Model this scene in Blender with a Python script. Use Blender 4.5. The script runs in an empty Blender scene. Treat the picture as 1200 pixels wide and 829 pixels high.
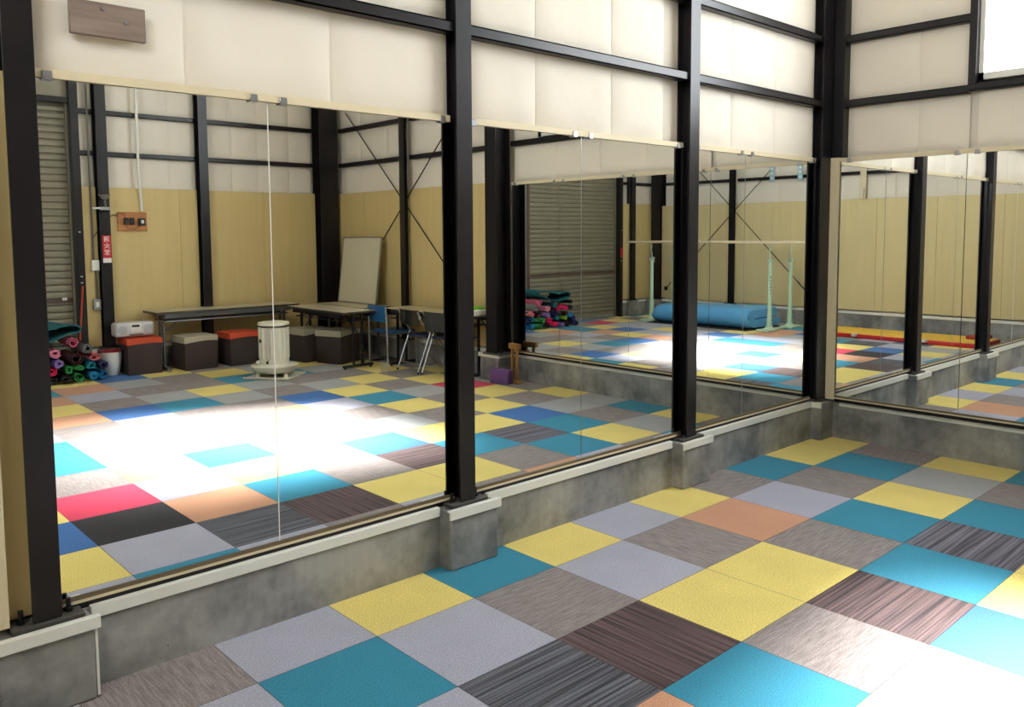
import bpy, bmesh, math, random
from mathutils import Vector, Matrix, noise
random.seed(7)
S = bpy.context.scene
COL = S.collection
PI = math.pi
YM, XM = .389, 4.314           # mirror planes
H = 5.4                        # eaves height
XP, YO = -2.86, -6.72          # far side wall, shutter wall
XB, YA = 4.355, .372           # kerb faces of the mirrored walls

# ------------------------------------------------------------------ materials
MATS = {}
def srgb(r, g, b):
    return tuple(((c / 255 + .055) / 1.055) ** 2.4 if c > 10.3 else c / 255 / 12.92 for c in (r, g, b)) + (1,)
def newmat(name):
    m = bpy.data.materials.new(name); m.use_nodes = True
    nt = m.node_tree; b = nt.nodes['Principled BSDF']
    return m, nt, b
def N(nt, t, **kw):
    n = nt.nodes.new(t)
    for k, v in kw.items():
        if k in n.inputs: n.inputs[k].default_value = v
        else: setattr(n, k, v)
    return n
def mat(name, rgb, rough=.6, metal=0, var=.06, scale=8, bump=0, bscale=60, spec=.5, coat=0, alpha=1, trans=0, sheen=0):
    if name in MATS: return MATS[name]
    m, nt, b = newmat(name)
    c = srgb(*rgb)
    co = N(nt, 'ShaderNodeTexCoord')
    no = N(nt, 'ShaderNodeTexNoise'); no.inputs['Scale'].default_value = scale; no.inputs['Detail'].default_value = 5
    nt.links.new(co.outputs['Object'], no.inputs['Vector'])
    mx = N(nt, 'ShaderNodeMix', data_type='RGBA')
    mx.inputs[6].default_value = tuple(max(0, x * (1 - var * 2)) for x in c[:3]) + (1,)
    mx.inputs[7].default_value = tuple(min(1, x * (1 + var * 2)) for x in c[:3]) + (1,)
    nt.links.new(no.outputs['Fac'], mx.inputs[0])
    nt.links.new(mx.outputs[2], b.inputs['Base Color'])
    b.inputs['Roughness'].default_value = rough
    b.inputs['Metallic'].default_value = metal
    b.inputs['Specular IOR Level'].default_value = spec
    b.inputs['Coat Weight'].default_value = coat
    b.inputs['Sheen Weight'].default_value = sheen
    b.inputs['Transmission Weight'].default_value = trans
    b.inputs['Alpha'].default_value = alpha
    if bump:
        n2 = N(nt, 'ShaderNodeTexNoise'); n2.inputs['Scale'].default_value = bscale
        nt.links.new(co.outputs['Object'], n2.inputs['Vector'])
        bp = N(nt, 'ShaderNodeBump'); bp.inputs['Strength'].default_value = bump; bp.inputs['Distance'].default_value = .01
        nt.links.new(n2.outputs['Fac'], bp.inputs['Height']); nt.links.new(bp.outputs['Normal'], b.inputs['Normal'])
    MATS[name] = m
    return m

def carpet(code, rgb, stripe=0, dark=None, amp=.5, fine=0):
    """loop-pile carpet tile: speckle plus ribs along x (1) or y (2)"""
    m, nt, b = newmat('carpet_' + code)
    c = srgb(*rgb)
    co = N(nt, 'ShaderNodeTexCoord')
    n1 = N(nt, 'ShaderNodeTexNoise'); n1.inputs['Scale'].default_value = 170; n1.inputs['Detail'].default_value = 3; n1.inputs['Roughness'].default_value = .7
    nt.links.new(co.outputs['Object'], n1.inputs['Vector'])
    ramp = N(nt, 'ShaderNodeMapRange'); ramp.inputs[1].default_value = .3; ramp.inputs[2].default_value = .7; ramp.inputs[3].default_value = .60; ramp.inputs[4].default_value = 1.38
    nt.links.new(n1.outputs['Fac'], ramp.inputs[0])
    n3 = N(nt, 'ShaderNodeTexNoise'); n3.inputs['Scale'].default_value = 3.5; n3.inputs['Detail'].default_value = 3
    nt.links.new(co.outputs['Object'], n3.inputs['Vector'])
    r3 = N(nt, 'ShaderNodeMapRange'); r3.inputs[1].default_value = .3; r3.inputs[2].default_value = .7; r3.inputs[3].default_value = .95; r3.inputs[4].default_value = 1.05
    nt.links.new(n3.outputs['Fac'], r3.inputs[0])
    mul = N(nt, 'ShaderNodeMath', operation='MULTIPLY'); nt.links.new(ramp.outputs[0], mul.inputs[0]); nt.links.new(r3.outputs[0], mul.inputs[1])
    base = None
    if stripe:
        mp = N(nt, 'ShaderNodeMapping')
        # stretch noise along the rib so the ribs break up unevenly
        sc = (1.3, 75, 1) if stripe == 1 else (75, 1.3, 1)
        if fine: sc = (9, 110, 1) if stripe == 1 else (110, 9, 1)
        mp.inputs['Scale'].default_value = sc
        nt.links.new(co.outputs['Object'], mp.inputs['Vector'])
        n2 = N(nt, 'ShaderNodeTexNoise'); n2.inputs['Scale'].default_value = 1; n2.inputs['Detail'].default_value = 2
        nt.links.new(mp.outputs[0], n2.inputs['Vector'])
        r2 = N(nt, 'ShaderNodeMapRange'); r2.inputs[1].default_value = .36; r2.inputs[2].default_value = .64
        nt.links.new(n2.outputs['Fac'], r2.inputs[0])
        mx = N(nt, 'ShaderNodeMix', data_type='RGBA')
        mx.inputs[6].default_value = srgb(*dark); mx.inputs[7].default_value = c
        nt.links.new(r2.outputs[0], mx.inputs[0]); base = mx.outputs[2]
    vm = N(nt, 'ShaderNodeVectorMath', operation='SCALE')
    if base is not None: nt.links.new(base, vm.inputs[0])
    else: vm.inputs[0].default_value = c[:3]
    nt.links.new(mul.outputs[0], vm.inputs['Scale'])
    nt.links.new(vm.outputs[0], b.inputs['Base Color'])
    b.inputs['Roughness'].default_value = .9; b.inputs['Specular IOR Level'].default_value = .25; b.inputs['Sheen Weight'].default_value = .12; b.inputs['Sheen Roughness'].default_value = .5
    bp = N(nt, 'ShaderNodeBump'); bp.inputs['Strength'].default_value = .35; bp.inputs['Distance'].default_value = .004
    nt.links.new(n1.outputs['Fac'], bp.inputs['Height']); nt.links.new(bp.outputs['Normal'], b.inputs['Normal'])
    return m

def concrete():
    m, nt, b = newmat('concrete')
    co = N(nt, 'ShaderNodeTexCoord')
    n1 = N(nt, 'ShaderNodeTexNoise'); n1.inputs['Scale'].default_value = 2.3; n1.inputs['Detail'].default_value = 8; n1.inputs['Roughness'].default_value = .65
    nt.links.new(co.outputs['Object'], n1.inputs['Vector'])
    cr = N(nt, 'ShaderNodeValToRGB'); e = cr.color_ramp.elements
    e[0].position = .36; e[0].color = srgb(104, 104, 104); e[1].position = .62; e[1].color = srgb(166, 165, 161)
    nt.links.new(n1.outputs['Fac'], cr.inputs[0])
    # streaks running down
    mp = N(nt, 'ShaderNodeMapping'); mp.inputs['Scale'].default_value = (30, 30, 1.6)
    nt.links.new(co.outputs['Object'], mp.inputs['Vector'])
    n2 = N(nt, 'ShaderNodeTexNoise'); n2.inputs['Scale'].default_value = 1; n2.inputs['Detail'].default_value = 4
    nt.links.new(mp.outputs[0], n2.inputs['Vector'])
    r2 = N(nt, 'ShaderNodeMapRange'); r2.inputs[1].default_value = .3; r2.inputs[2].default_value = .6; r2.inputs[3].default_value = .92; r2.inputs[4].default_value = 1.01
    nt.links.new(n2.outputs['Fac'], r2.inputs[0])
    # bug holes
    vo = N(nt, 'ShaderNodeTexVoronoi'); vo.inputs['Scale'].default_value = 26
    nt.links.new(co.outputs['Object'], vo.inputs['Vector'])
    n3 = N(nt, 'ShaderNodeTexNoise'); n3.inputs['Scale'].default_value = 6
    nt.links.new(co.outputs['Object'], n3.inputs['Vector'])
    ad = N(nt, 'ShaderNodeMath', operation='MULTIPLY_ADD'); ad.inputs[1].default_value = -.22; nt.links.new(n3.outputs['Fac'], ad.inputs[0]); nt.links.new(vo.outputs['Distance'], ad.inputs[2])
    r3 = N(nt, 'ShaderNodeMapRange'); r3.inputs[1].default_value = -.08; r3.inputs[2].default_value = -.04; r3.inputs[3].default_value = .45; r3.inputs[4].default_value = 1
    nt.links.new(ad.outputs[0], r3.inputs[0])
    mu = N(nt, 'ShaderNodeMath', operation='MULTIPLY'); nt.links.new(r2.outputs[0], mu.inputs[0]); nt.links.new(r3.outputs[0], mu.inputs[1])
    vm = N(nt, 'ShaderNodeVectorMath', operation='SCALE'); nt.links.new(cr.outputs[0], vm.inputs[0]); nt.links.new(mu.outputs[0], vm.inputs['Scale'])
    nt.links.new(vm.outputs[0], b.inputs['Base Color'])
    b.inputs['Roughness'].default_value = .85
    bp = N(nt, 'ShaderNodeBump'); bp.inputs['Strength'].default_value = .4; bp.inputs['Distance'].default_value = .01
    nt.links.new(mu.outputs[0], bp.inputs['Height']); nt.links.new(bp.outputs['Normal'], b.inputs['Normal'])
    return m

def wood(name, a, bcol, axis=0, scale=7, rough=.6):
    if name in MATS: return MATS[name]
    m, nt, b = newmat(name)
    co = N(nt, 'ShaderNodeTexCoord')
    mp = N(nt, 'ShaderNodeMapping'); sc = [scale * 5] * 3; sc[axis] = scale * .35; mp.inputs['Scale'].default_value = sc
    nt.links.new(co.outputs['Object'], mp.inputs['Vector'])
    n1 = N(nt, 'ShaderNodeTexNoise'); n1.inputs['Scale'].default_value = 1; n1.inputs['Detail'].default_value = 5; n1.inputs['Distortion'].default_value = .6
    nt.links.new(mp.outputs[0], n1.inputs['Vector'])
    cr = N(nt, 'ShaderNodeValToRGB'); e = cr.color_ramp.elements
    e[0].position = .3; e[0].color = srgb(*a); e[1].position = .7; e[1].color = srgb(*bcol)
    nt.links.new(n1.outputs['Fac'], cr.inputs[0]); nt.links.new(cr.outputs[0], b.inputs['Base Color'])
    b.inputs['Roughness'].default_value = rough
    MATS[name] = m
    return m

def steel():
    m, nt, b = newmat('painted_steel')
    co = N(nt, 'ShaderNodeTexCoord')
    n1 = N(nt, 'ShaderNodeTexNoise'); n1.inputs['Scale'].default_value = 3; n1.inputs['Detail'].default_value = 7
    nt.links.new(co.outputs['Object'], n1.inputs['Vector'])
    cr = N(nt, 'ShaderNodeValToRGB'); e = cr.color_ramp.elements
    e[0].position = .35; e[0].color = srgb(16, 15, 19); e[1].position = .7; e[1].color = srgb(30, 24, 27)
    nt.links.new(n1.outputs['Fac'], cr.inputs[0]); nt.links.new(cr.outputs[0], b.inputs['Base Color'])
    b.inputs['Roughness'].default_value = .33; b.inputs['Specular IOR Level'].default_value = .36
    n2 = N(nt, 'ShaderNodeTexNoise'); n2.inputs['Scale'].default_value = 12
    nt.links.new(co.outputs['Object'], n2.inputs['Vector'])
    bp = N(nt, 'ShaderNodeBump'); bp.inputs['Strength'].default_value = .08; bp.inputs['Distance'].default_value = .01
    nt.links.new(n2.outputs['Fac'], bp.inputs['Height']); nt.links.new(bp.outputs['Normal'], b.inputs['Normal'])
    return m

def mirror_mat():
    m = bpy.data.materials.new('mirror_silver'); m.use_nodes = True
    nt = m.node_tree; nt.nodes.clear()
    g = nt.nodes.new('ShaderNodeBsdfGlossy'); g.inputs['Roughness'].default_value = 0; g.inputs['Color'].default_value = (.90, .92, .905, 1)
    o = nt.nodes.new('ShaderNodeOutputMaterial'); nt.links.new(g.outputs[0], o.inputs[0])
    return m

def frosted(strength):
    m = bpy.data.materials.new('frosted_window_glass'); m.use_nodes = True
    nt = m.node_tree; nt.nodes.clear()
    e = nt.nodes.new('ShaderNodeEmission'); e.inputs[0].default_value = (.92, .97, 1, 1); e.inputs[1].default_value = strength
    t = nt.nodes.new('ShaderNodeBsdfTransparent'); t.inputs[0].default_value = (1, 1, 1, 1)
    mx = nt.nodes.new('ShaderNodeMixShader'); mx.inputs[0].default_value = .5
    o = nt.nodes.new('ShaderNodeOutputMaterial')
    nt.links.new(t.outputs[0], mx.inputs[1]); nt.links.new(e.outputs[0], mx.inputs[2]); nt.links.new(mx.outputs[0], o.inputs[0])
    return m

STEEL = steel(); CONC = concrete(); MIRROR = mirror_mat()
SHEET = mat('insulation_sheet', (222, 214, 200), .75, var=.02, scale=3, bump=.10, bscale=22)
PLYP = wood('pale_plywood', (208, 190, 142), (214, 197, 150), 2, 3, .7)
PLY = wood('plywood_board', (201, 178, 122), (207, 185, 130), 2, 3, .7)
WHITE_TRIM = mat('white_painted_trim', (226, 226, 218), .45, var=.02)
RAIL = mat('cream_rail', (214, 200, 168), .5, var=.03)
BROWN_CH = mat('brown_channel', (108, 94, 70), .4, var=.05)
ALU = mat('aluminium', (170, 172, 176), .3, metal=.9, var=.03)
CHROME = mat('chrome', (190, 190, 194), .33, metal=1, var=.02)
GALV = mat('galvanised', (150, 152, 150), .45, metal=.6, var=.1)
BLACKP = mat('black_plastic', (22, 22, 24), .45, var=.05)
WHITEP = mat('white_plastic', (226, 224, 216), .4, var=.02)
ROOF = mat('roof_sheet', (205, 198, 184), .8, var=.03)

# ------------------------------------------------------------------ mesh helpers
class MB:
    def __init__(s): s.v = []; s.f = []; s.smooth = []
    def add(s, vs, fs, smooth=False):
        n = len(s.v); s.v += [tuple(v) for v in vs]; s.f += [tuple(i + n for i in f) for f in fs]; s.smooth += [smooth] * len(fs)
        return s
    def box(s, a, b, M=None):
        x0, y0, z0 = a; x1, y1, z1 = b
        if x0 > x1: x0, x1 = x1, x0
        if y0 > y1: y0, y1 = y1, y0
        if z0 > z1: z0, z1 = z1, z0
        vs = [Vector(p) for p in ((x0,y0,z0),(x1,y0,z0),(x1,y1,z0),(x0,y1,z0),(x0,y0,z1),(x1,y0,z1),(x1,y1,z1),(x0,y1,z1))]
        if M is not None: vs = [M @ v for v in vs]
        return s.add(vs, [(0,3,2,1),(4,5,6,7),(0,1,5,4),(1,2,6,5),(2,3,7,6),(3,0,4,7)])
    def rbox(s, a, b, r=.01, seg=2, M=None):
        bm = bmesh.new()
        c = [(a[i] + b[i]) / 2 for i in range(3)]; d = [abs(b[i] - a[i]) for i in range(3)]
        bmesh.ops.create_cube(bm, size=1, matrix=Matrix.Translation(c) @ Matrix.Diagonal((*d, 1)))
        bmesh.ops.bevel(bm, geom=bm.edges[:], offset=min(r, min(d) * .49), segments=seg, profile=.5, affect='EDGES')
        return s.frombm(bm, M, True)
    def frombm(s, bm, M=None, smooth=False):
        bm.verts.ensure_lookup_table(); bm.verts.index_update()
        vs = [(M @ v.co) if M is not None else v.co.copy() for v in bm.verts]
        s.add(vs, [[v.index for v in f.verts] for f in bm.faces], smooth); bm.free()
        return s
    def tube(s, pts, r, n=8, caps=True, rads=None):
        pts = [Vector(p) for p in pts]; rings = []
        up = None
        for i, p in enumerate(pts):
            t = (pts[min(i + 1, len(pts) - 1)] - pts[max(i - 1, 0)]).normalized()
            if up is None:
                up = Vector((0, 0, 1)) if abs(t.z) < .9 else Vector((1, 0, 0))
            a = t.cross(up).normalized(); bb = a.cross(t).normalized(); up = bb
            rr = rads[i] if rads else r
            rings.append([p + (a * math.cos(2 * PI * k / n) + bb * math.sin(2 * PI * k / n)) * rr for k in range(n)])
        vs = [v for rg in rings for v in rg]; fs = []
        for i in range(len(rings) - 1):
            for k in range(n):
                k2 = (k + 1) % n
                fs.append((i * n + k, i * n + k2, (i + 1) * n + k2, (i + 1) * n + k))
        if caps: fs += [tuple(range(n - 1, -1, -1)), tuple((len(rings) - 1) * n + k for k in range(n))]
        return s.add(vs, fs, True)
    def lathe(s, prof, n=32, c=(0, 0, 0), sx=1, sy=1):
        vs = []; fs = []
        for r, z in prof:
            for k in range(n):
                a = 2 * PI * k / n; vs.append((c[0] + r * sx * math.cos(a), c[1] + r * sy * math.sin(a), c[2] + z))
        for i in range(len(prof) - 1):
            for k in range(n):
                k2 = (k + 1) % n; fs.append((i * n + k, i * n + k2, (i + 1) * n + k2, (i + 1) * n + k))
        if prof[0][0] > 1e-4: fs.append(tuple(range(n - 1, -1, -1)))
        if prof[-1][0] > 1e-4: fs.append(tuple((len(prof) - 1) * n + k for k in range(n)))
        return s.add(vs, fs, True)
    def build(s, name, m, parent=None, mats=None, fmat=None):
        me = bpy.data.meshes.new(name); me.from_pydata(s.v, [], s.f); me.update()
        me.polygons.foreach_set('use_smooth', s.smooth)
        if any(s.smooth) :
            try: me.set_sharp_from_angle(angle=math.radians(38))
            except Exception: pass
        for mm in (mats or [m]): me.materials.append(mm)
        if fmat: me.polygons.foreach_set('material_index', fmat)
        o = bpy.data.objects.new(name, me); COL.objects.link(o)
        if parent is not None: o.parent = parent
        return o
def tag(o, label=None, cat=None, group=None, kind=None):
    if label: o['label'] = label
    if cat: o['category'] = cat
    if group: o['group'] = group
    if kind: o['kind'] = kind
    return o
def thing(name, label, cat, loc=(0, 0, 0), rz=0, group=None):
    o = bpy.data.objects.new(name, None); COL.objects.link(o); o.empty_display_size = .1
    o.location = loc; o.rotation_euler = (0, 0, rz)
    return tag(o, label, cat, group)
def copy_tree(o, parent=None):
    c = o.copy(); COL.objects.link(c)
    if parent is not None: c.parent = parent
    for ch in list(o.children): copy_tree(ch, c)
    return c
def structure(name, mb, m): return tag(mb.build(name, m), kind='structure')

# ------------------------------------------------------------------ floor of 50 cm carpet tiles
ROWS = {-1:'YBTGBLYTYLYBTYY',0:'GTLBLTLBLBOLBTB',1:'BYYGYLDSYYBTYGY',2:'LTDLUKOTBSTETBT',3:'TBLDYRLYLUYYUGG',
 4:'GYBTGBYTLBGBYBY',5:'BLUGLTGGYLBYBYB',6:'YTOOLTGGLYLTGRG',7:'LBBYULBGBBUYBYB',8:'YTGBLLOUTGBGYBY',
 9:'BLYGYLYBGYGBBYB',10:'TYGLLUOLBBTTGYK',11:'GBLGLYTOGBYGYKB',12:'LYBYRBTYUYBBTGY',13:'GTYBTGBYGBYTBYG'}
CM = {'Y':carpet('yellow',(226,206,118)),'T':carpet('teal',(46,134,162)),'L':carpet('lavender_grey',(168,168,184)),
 'G':carpet('silver_grey',(162,163,164)),'B':carpet('taupe',(150,140,138),1,(124,115,114),fine=1),'b':carpet('taupe_turned',(150,140,138),2,(124,115,114),fine=1),
 'D':carpet('charcoal_rib',(108,110,120),1,(40,40,48)),'E':carpet('slate_rib',(122,118,130),1,(56,52,62)),'S':carpet('brown_rib',(112,90,90),1,(46,36,40)),
 's':carpet('brown_rib_turned',(104,82,82),2,(46,36,40)),'O':carpet('apricot',(200,148,118)),'R':carpet('crimson',(208,56,88)),
 'K':carpet('black',(34,34,40)),'U':carpet('blue',(58,108,172))}
keys = list(CM)
fl = MB(); fm = []
for j, row in ROWS.items():
    for c, ch in enumerate(row):
        i = c - 6
        x0 = i * .5; x1 = (i + 1) * .5
        y1 = -.5 * j; y0 = y1 - .5
        if j == -1: y0, y1 = 0, .42
        if i == -6: x0 = -3.0
        if i == 8: x1 = 4.42
        if j == 13: y0 = -6.9
        if ch == 'B' and (i + j) % 3 == 0: ch = 'b'
        if ch == 'S' and (i, j) == (1, 1): ch = 's'
        g = .0012
        fl.add([(x0 + g, y0 + g, 0), (x1 - g, y0 + g, 0), (x1 - g, y1 - g, 0), (x0 + g, y1 - g, 0)], [(0, 1, 2, 3)]); fm.append(keys.index(ch))
fl.add([(-3.2, -7.1, -.002), (4.8, -7.1, -.002), (4.8, .8, -.002), (-3.2, .8, -.002)], [(0, 1, 2, 3)]); fm.append(len(keys))
fl.box((-3.2, -7.1, -.15), (4.8, .8, -.004)); fm += [len(keys)] * 6
tag(fl.build('floor', None, mats=[CM[k] for k in keys] + [mat('tile_joint', (60, 58, 58), .95)], fmat=fm), kind='structure')

# ------------------------------------------------------------------ walls
def wall_frame(origin, u, n):
    """matrix: local x along wall, y into the room, z up"""
    u = Vector(u); n = Vector(n)
    return Matrix(((u.x, n.x, 0, origin[0]), (u.y, n.y, 0, origin[1]), (0, 0, 1, origin[2]), (0, 0, 0, 1)))
def sheet(parent, M, u0, u1, z0, z1, seams=(), bulge=.03, seed=0, sag=0):
    """a padded insulation sheet, pulled in at its edges and seams"""
    st = .035; nu = max(2, int((u1 - u0) / st)); nz = max(2, int((z1 - z0) / st)); vs = []; fs = []
    us = sorted(set([u0 + (u1 - u0) * i / nu for i in range(nu + 1)] + [s for s in seams if u0 < s < u1] + [s + e for s in seams if u0 < s < u1 for e in (-.008, .008)]))
    nu = len(us) - 1
    ed = [u0, u1] + [s for s in seams if u0 < s < u1]
    for iz in range(nz + 1):
        z = z0 + (z1 - z0) * iz / nz
        for uu in us:
            d = min(abs(uu - e) for e in ed); dz = min(z - z0, z1 - z)
            f = min(1, max(0, d) / .10) ** .55 * min(1, max(0, dz) / .10 + .15) ** .5
            w = noise.noise(Vector((uu * 2.2 + seed * 7, z * 2.2, seed))) * .5 + .7
            k = noise.noise(Vector((uu * 9 + z * 4 + seed, z * 8, seed + 3.3))) * .14 * (1 if dz < .2 or d < .12 else .35)
            dd = bulge * f * (w + k) + sag * max(0, 1 - (z - z0) / .3) * f
            vs.append(M @ Vector((uu, dd, z)))
    for iz in range(nz):
        for iu in range(nu):
            a = iz * (nu + 1) + iu; fs.append((a, a + 1, a + nu + 2, a + nu + 1))
    return MB().add(vs, fs, True).build('insulation_sheet', SHEET, parent)

GIRTS = (2.515, 2.98, 3.45, 3.92, 4.39, 4.86)
# columns of each wall: (centre along wall)
A_COLS = (-1.072, .745, 2.56)
MA = wall_frame((0, .41, 0), (1, 0, 0), (0, -1, 0))
MAr = wall_frame((0, .428, 0), (1, 0, 0), (0, -1, 0))
MBm = wall_frame((4.375, 0, 0), (0, -1, 0), (-1, 0, 0))     # local u = -y
MO = wall_frame((0, -6.80, 0), (1, 0, 0), (0, 1, 0))
MP = wall_frame((-2.95, 0, 0), (0, -1, 0), (1, 0, 0))

wl = structure('wall_left', MB().box((-3.3, .43, 0), (4.8, .55, H)), SHEET)
wr = structure('wall_right', MB().box((4.40, -7.1, 0), (4.55, .55, 2.57)).box((4.40, .55, 2.57), (4.55, -.66, H)).box((4.40, -2.72, 2.57), (4.55, -7.1, H)).box((4.40, -2.72, 4.9), (4.55, -.66, H)), SHEET)
wb = structure('wall_back', MB().box((-3.3, -7.1, 0), (-1.9, -6.83, H)).box((1.02, -7.1, 0), (4.8, -6.83, H)).box((-1.9, -7.1, 3.35), (1.02, -6.83, H)), SHEET)
wf = structure('wall_front', MB().box((-3.3, -7.1, 0), (-2.97, -3.0, H)).box((-3.3, .55, 0), (-2.97, -.6, H)).box((-3.3, -3.0, 0), (-2.97, -.6, 3.3)).box((-3.3, -3.0, 4.9), (-2.97, -.6, H)), SHEET)
structure('ceiling', MB().box((-3.3, -7.1, H), (4.8, .8, H + .12)), ROOF)

def kerb(parent, mb): return mb.build('concrete_kerb', CONC, parent)
kerb(wl, MB().box((-3.0, YA, 0), (4.42, .43, .285)))
kerb(wr, MB().box((XB, .43, 0), (4.40, -6.83, .285)))
kerb(wb, MB().box((1.10, YO, 0), (4.36, -6.83, .285)).box((-2.95, YO, 0), (-1.86, -6.83, .285)))
kerb(wf, MB().box((XP, .43, 0), (-2.97, -6.83, .285)))
def pier(parent, a, b): return MB().rbox(a, b, .006, 1).build('kerb_pier', CONC, parent)
for x0, x1 in ((-1.23, -.94), (.60, .893), (2.415, 2.70)): pier(wl, (x0, .285, 0), (x1, .40, .283))
pier(wl, (4.165, .29, 0), (4.40, .40, .283))
pier(wr, (4.12, -3.40, 0), (4.37, -3.10, .283)); pier(wr, (4.26, -5.12, 0), (4.37, -4.84, .283))
pier(wb, (1.18, -6.64, 0), (1.44, -6.75, .283)); pier(wb, (2.36, -6.64, 0), (2.64, -6.75, .283)); pier(wb, (-2.30, -6.64, 0), (-2.02, -6.75, .283))
pier(wf, (-2.75, -5.07, 0), (-2.9, -4.79, .283)); pier(wf, (-2.6, -6.8, 0), (-2.9, -6.5, .283))

# white L-shaped trims on the kerb edges
tn = [0]
def trim(mb):
    tn[0] += 1
    return structure('trim_%d' % tn[0], mb, WHITE_TRIM)
def trimx(x0, x1, y, d=1):      # runs along x, faces -y (d=1) or +y (d=-1)
    m = MB().rbox((x0, y - .012 * d, .248), (x1, y, .293), .003, 1).box((x0, y - .004 * d, .286), (x1, y + .014 * d, .292)); return trim(m)
def trimy(y0, y1, x, d=1):
    m = MB().rbox((x - .012 * d, y0, .248), (x, y1, .293), .003, 1).box((x - .004 * d, y0, .286), (x + .014 * d, y1, .292)); return trim(m)
trimx(-.93, .598, YA); trimx(.895, 2.41, YA); trimx(2.70, 4.165, YA)
trimx(-1.24, -.925, .284); trimx(.590, .908, .284); trimx(2.405, 2.72, .284)
trimy(.372, .285, 4.163)
trimy(.24, -3.09, XB)
trimy(-3.09, -3.42, 4.12); trimx(4.11, 4.36, -3.095, -1)
trimy(-3.42, -6.7, XB)
trimx(1.10, 4.36, YO, -1); trimx(-2.86, -1.86, YO, -1)
trimy(-6.72, .37, XP, -1)
structure('trim_%d' % (tn[0] + 1), MB().box((-1.86, -6.71, 0), (-1.845, -6.70, .29)), WHITE_TRIM)
structure('trim_%d' % (tn[0] + 2), MB().box((-.942, .284, .01), (-.934, .30, .25)), WHITE_TRIM)

# insulation sheets, mirrored walls
edA = [-2.9, -1.15, -1.03, .65, .75, 2.37, 2.48, 4.05]
bays = [(-2.9, -1.11, (-2.3, -1.75)), (-1.035, .705, (-.515, .09)), (.785, 2.515, (1.28, 1.87)), (2.605, 4.17, (3.07, 3.62))]
def heights(z0, top=H):
    zz = [z0] + [g for g in GIRTS if z0 + .1 < g < top - .1] + [top]
    return [(zz[i] + (.018 if i else 0), zz[i + 1] - .018) for i in range(len(zz) - 1)]
sd = 0
for u0, u1, sm in bays:
    for z0, z1 in heights(2.115):
        sd += 1; split = u1 > 2.4 and u1 < 2.6
        sheet(wl, MA, u0, 2.345 if split else u1, z0, z1, sm, .022, sd, .012 if z0 < 2.2 else 0)
        if split: sheet(wl, MAr, 2.345, u1, z0, z1, (), .008, sd)
# wall_right in local u = -y
for u0, u1, sm in ((-.24, .60, (.27,)), (.65, 3.1, (.85, 1.35, 1.9, 2.5)), (3.26, 4.93, (3.8, 4.4)), (5.03, 6.5, (5.5, 6.1))):
    for z0, z1 in heights(2.115):
        if u0 == .65 and z1 > 2.6: 
            continue
        sd += 1; sheet(wr, MBm, u0, u1, z0, z1, sm, .02, sd)
for z0, z1 in heights(2.515)[0:]:
    sd += 1; sheet(wr, MBm, 2.74, 3.1, z0, z1, (), .02, sd)
for u0, u1, sm in ((1.08, 1.25, ()), (1.37, 2.42, (1.70, 2.1)), (2.54, 4.02, (2.9, 3.25, 3.7)), (-2.0, -1.87, ()), (-2.9, -2.12, ())):
    for z0, z1 in heights(2.13):
        sd += 1; sheet(wb, MO, u0, u1, z0, z1, sm, .02, sd)
for u0, u1, sm in ((-.35, 3.0, (.3, .9, 1.5, 2.1, 2.6)), (3.0, 4.87, (3.5, 4.1)), (4.97, 6.6, (5.4, 6.0))):
    for z0, z1 in heights(2.08, 3.28 if u0 < 0 else H):
        sd += 1; sheet(wf, MP, u0, u1, z0, z1, sm, .02, sd)

# plywood wainscot
def ply(parent, M, u0, u1, z0=.31, z1=2.135, d=.022, seams=(), m=None):
    e = [u0] + list(seams) + [u1]
    for a, b in zip(e[:-1], e[1:]):
        MB().box((a + .0015, 0, z0), (b - .0015, d, z1), M).build('plywood_panel', m or PLY, parent)
MOp = wall_frame((0, -6.775, 0), (1, 0, 0), (0, 1, 0)); MBp = wall_frame((4.37, 0, 0), (0, -1, 0), (-1, 0, 0)); MPp = wall_frame((-2.93, 0, 0), (0, -1, 0), (1, 0, 0))
ply(wb, MOp, 1.09, 1.25); ply(wb, MOp, 1.37, 2.42, seams=(2.2,)); ply(wb, MOp, 2.54, 4.05, seams=(3.3,)); ply(wb, MOp, -2.90, -1.86)
ply(wr, MBp, 3.27, 6.70, seams=(4.18, 5.09, 6.0))
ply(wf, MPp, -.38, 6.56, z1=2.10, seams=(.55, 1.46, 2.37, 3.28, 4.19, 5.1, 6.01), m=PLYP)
# end of the plywood board left of the nearest column
lb = tag(MB().box((-2.5, .335, .31), (-1.182, .35, 2.09)).build('edge_board', RAIL), 'cream board edge standing left of the nearest black column', 'board')

MB().box((-1.6, .396, .31), (-1.06, .41, 2.10)).build('plywood_panel', PLY, wl)
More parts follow.
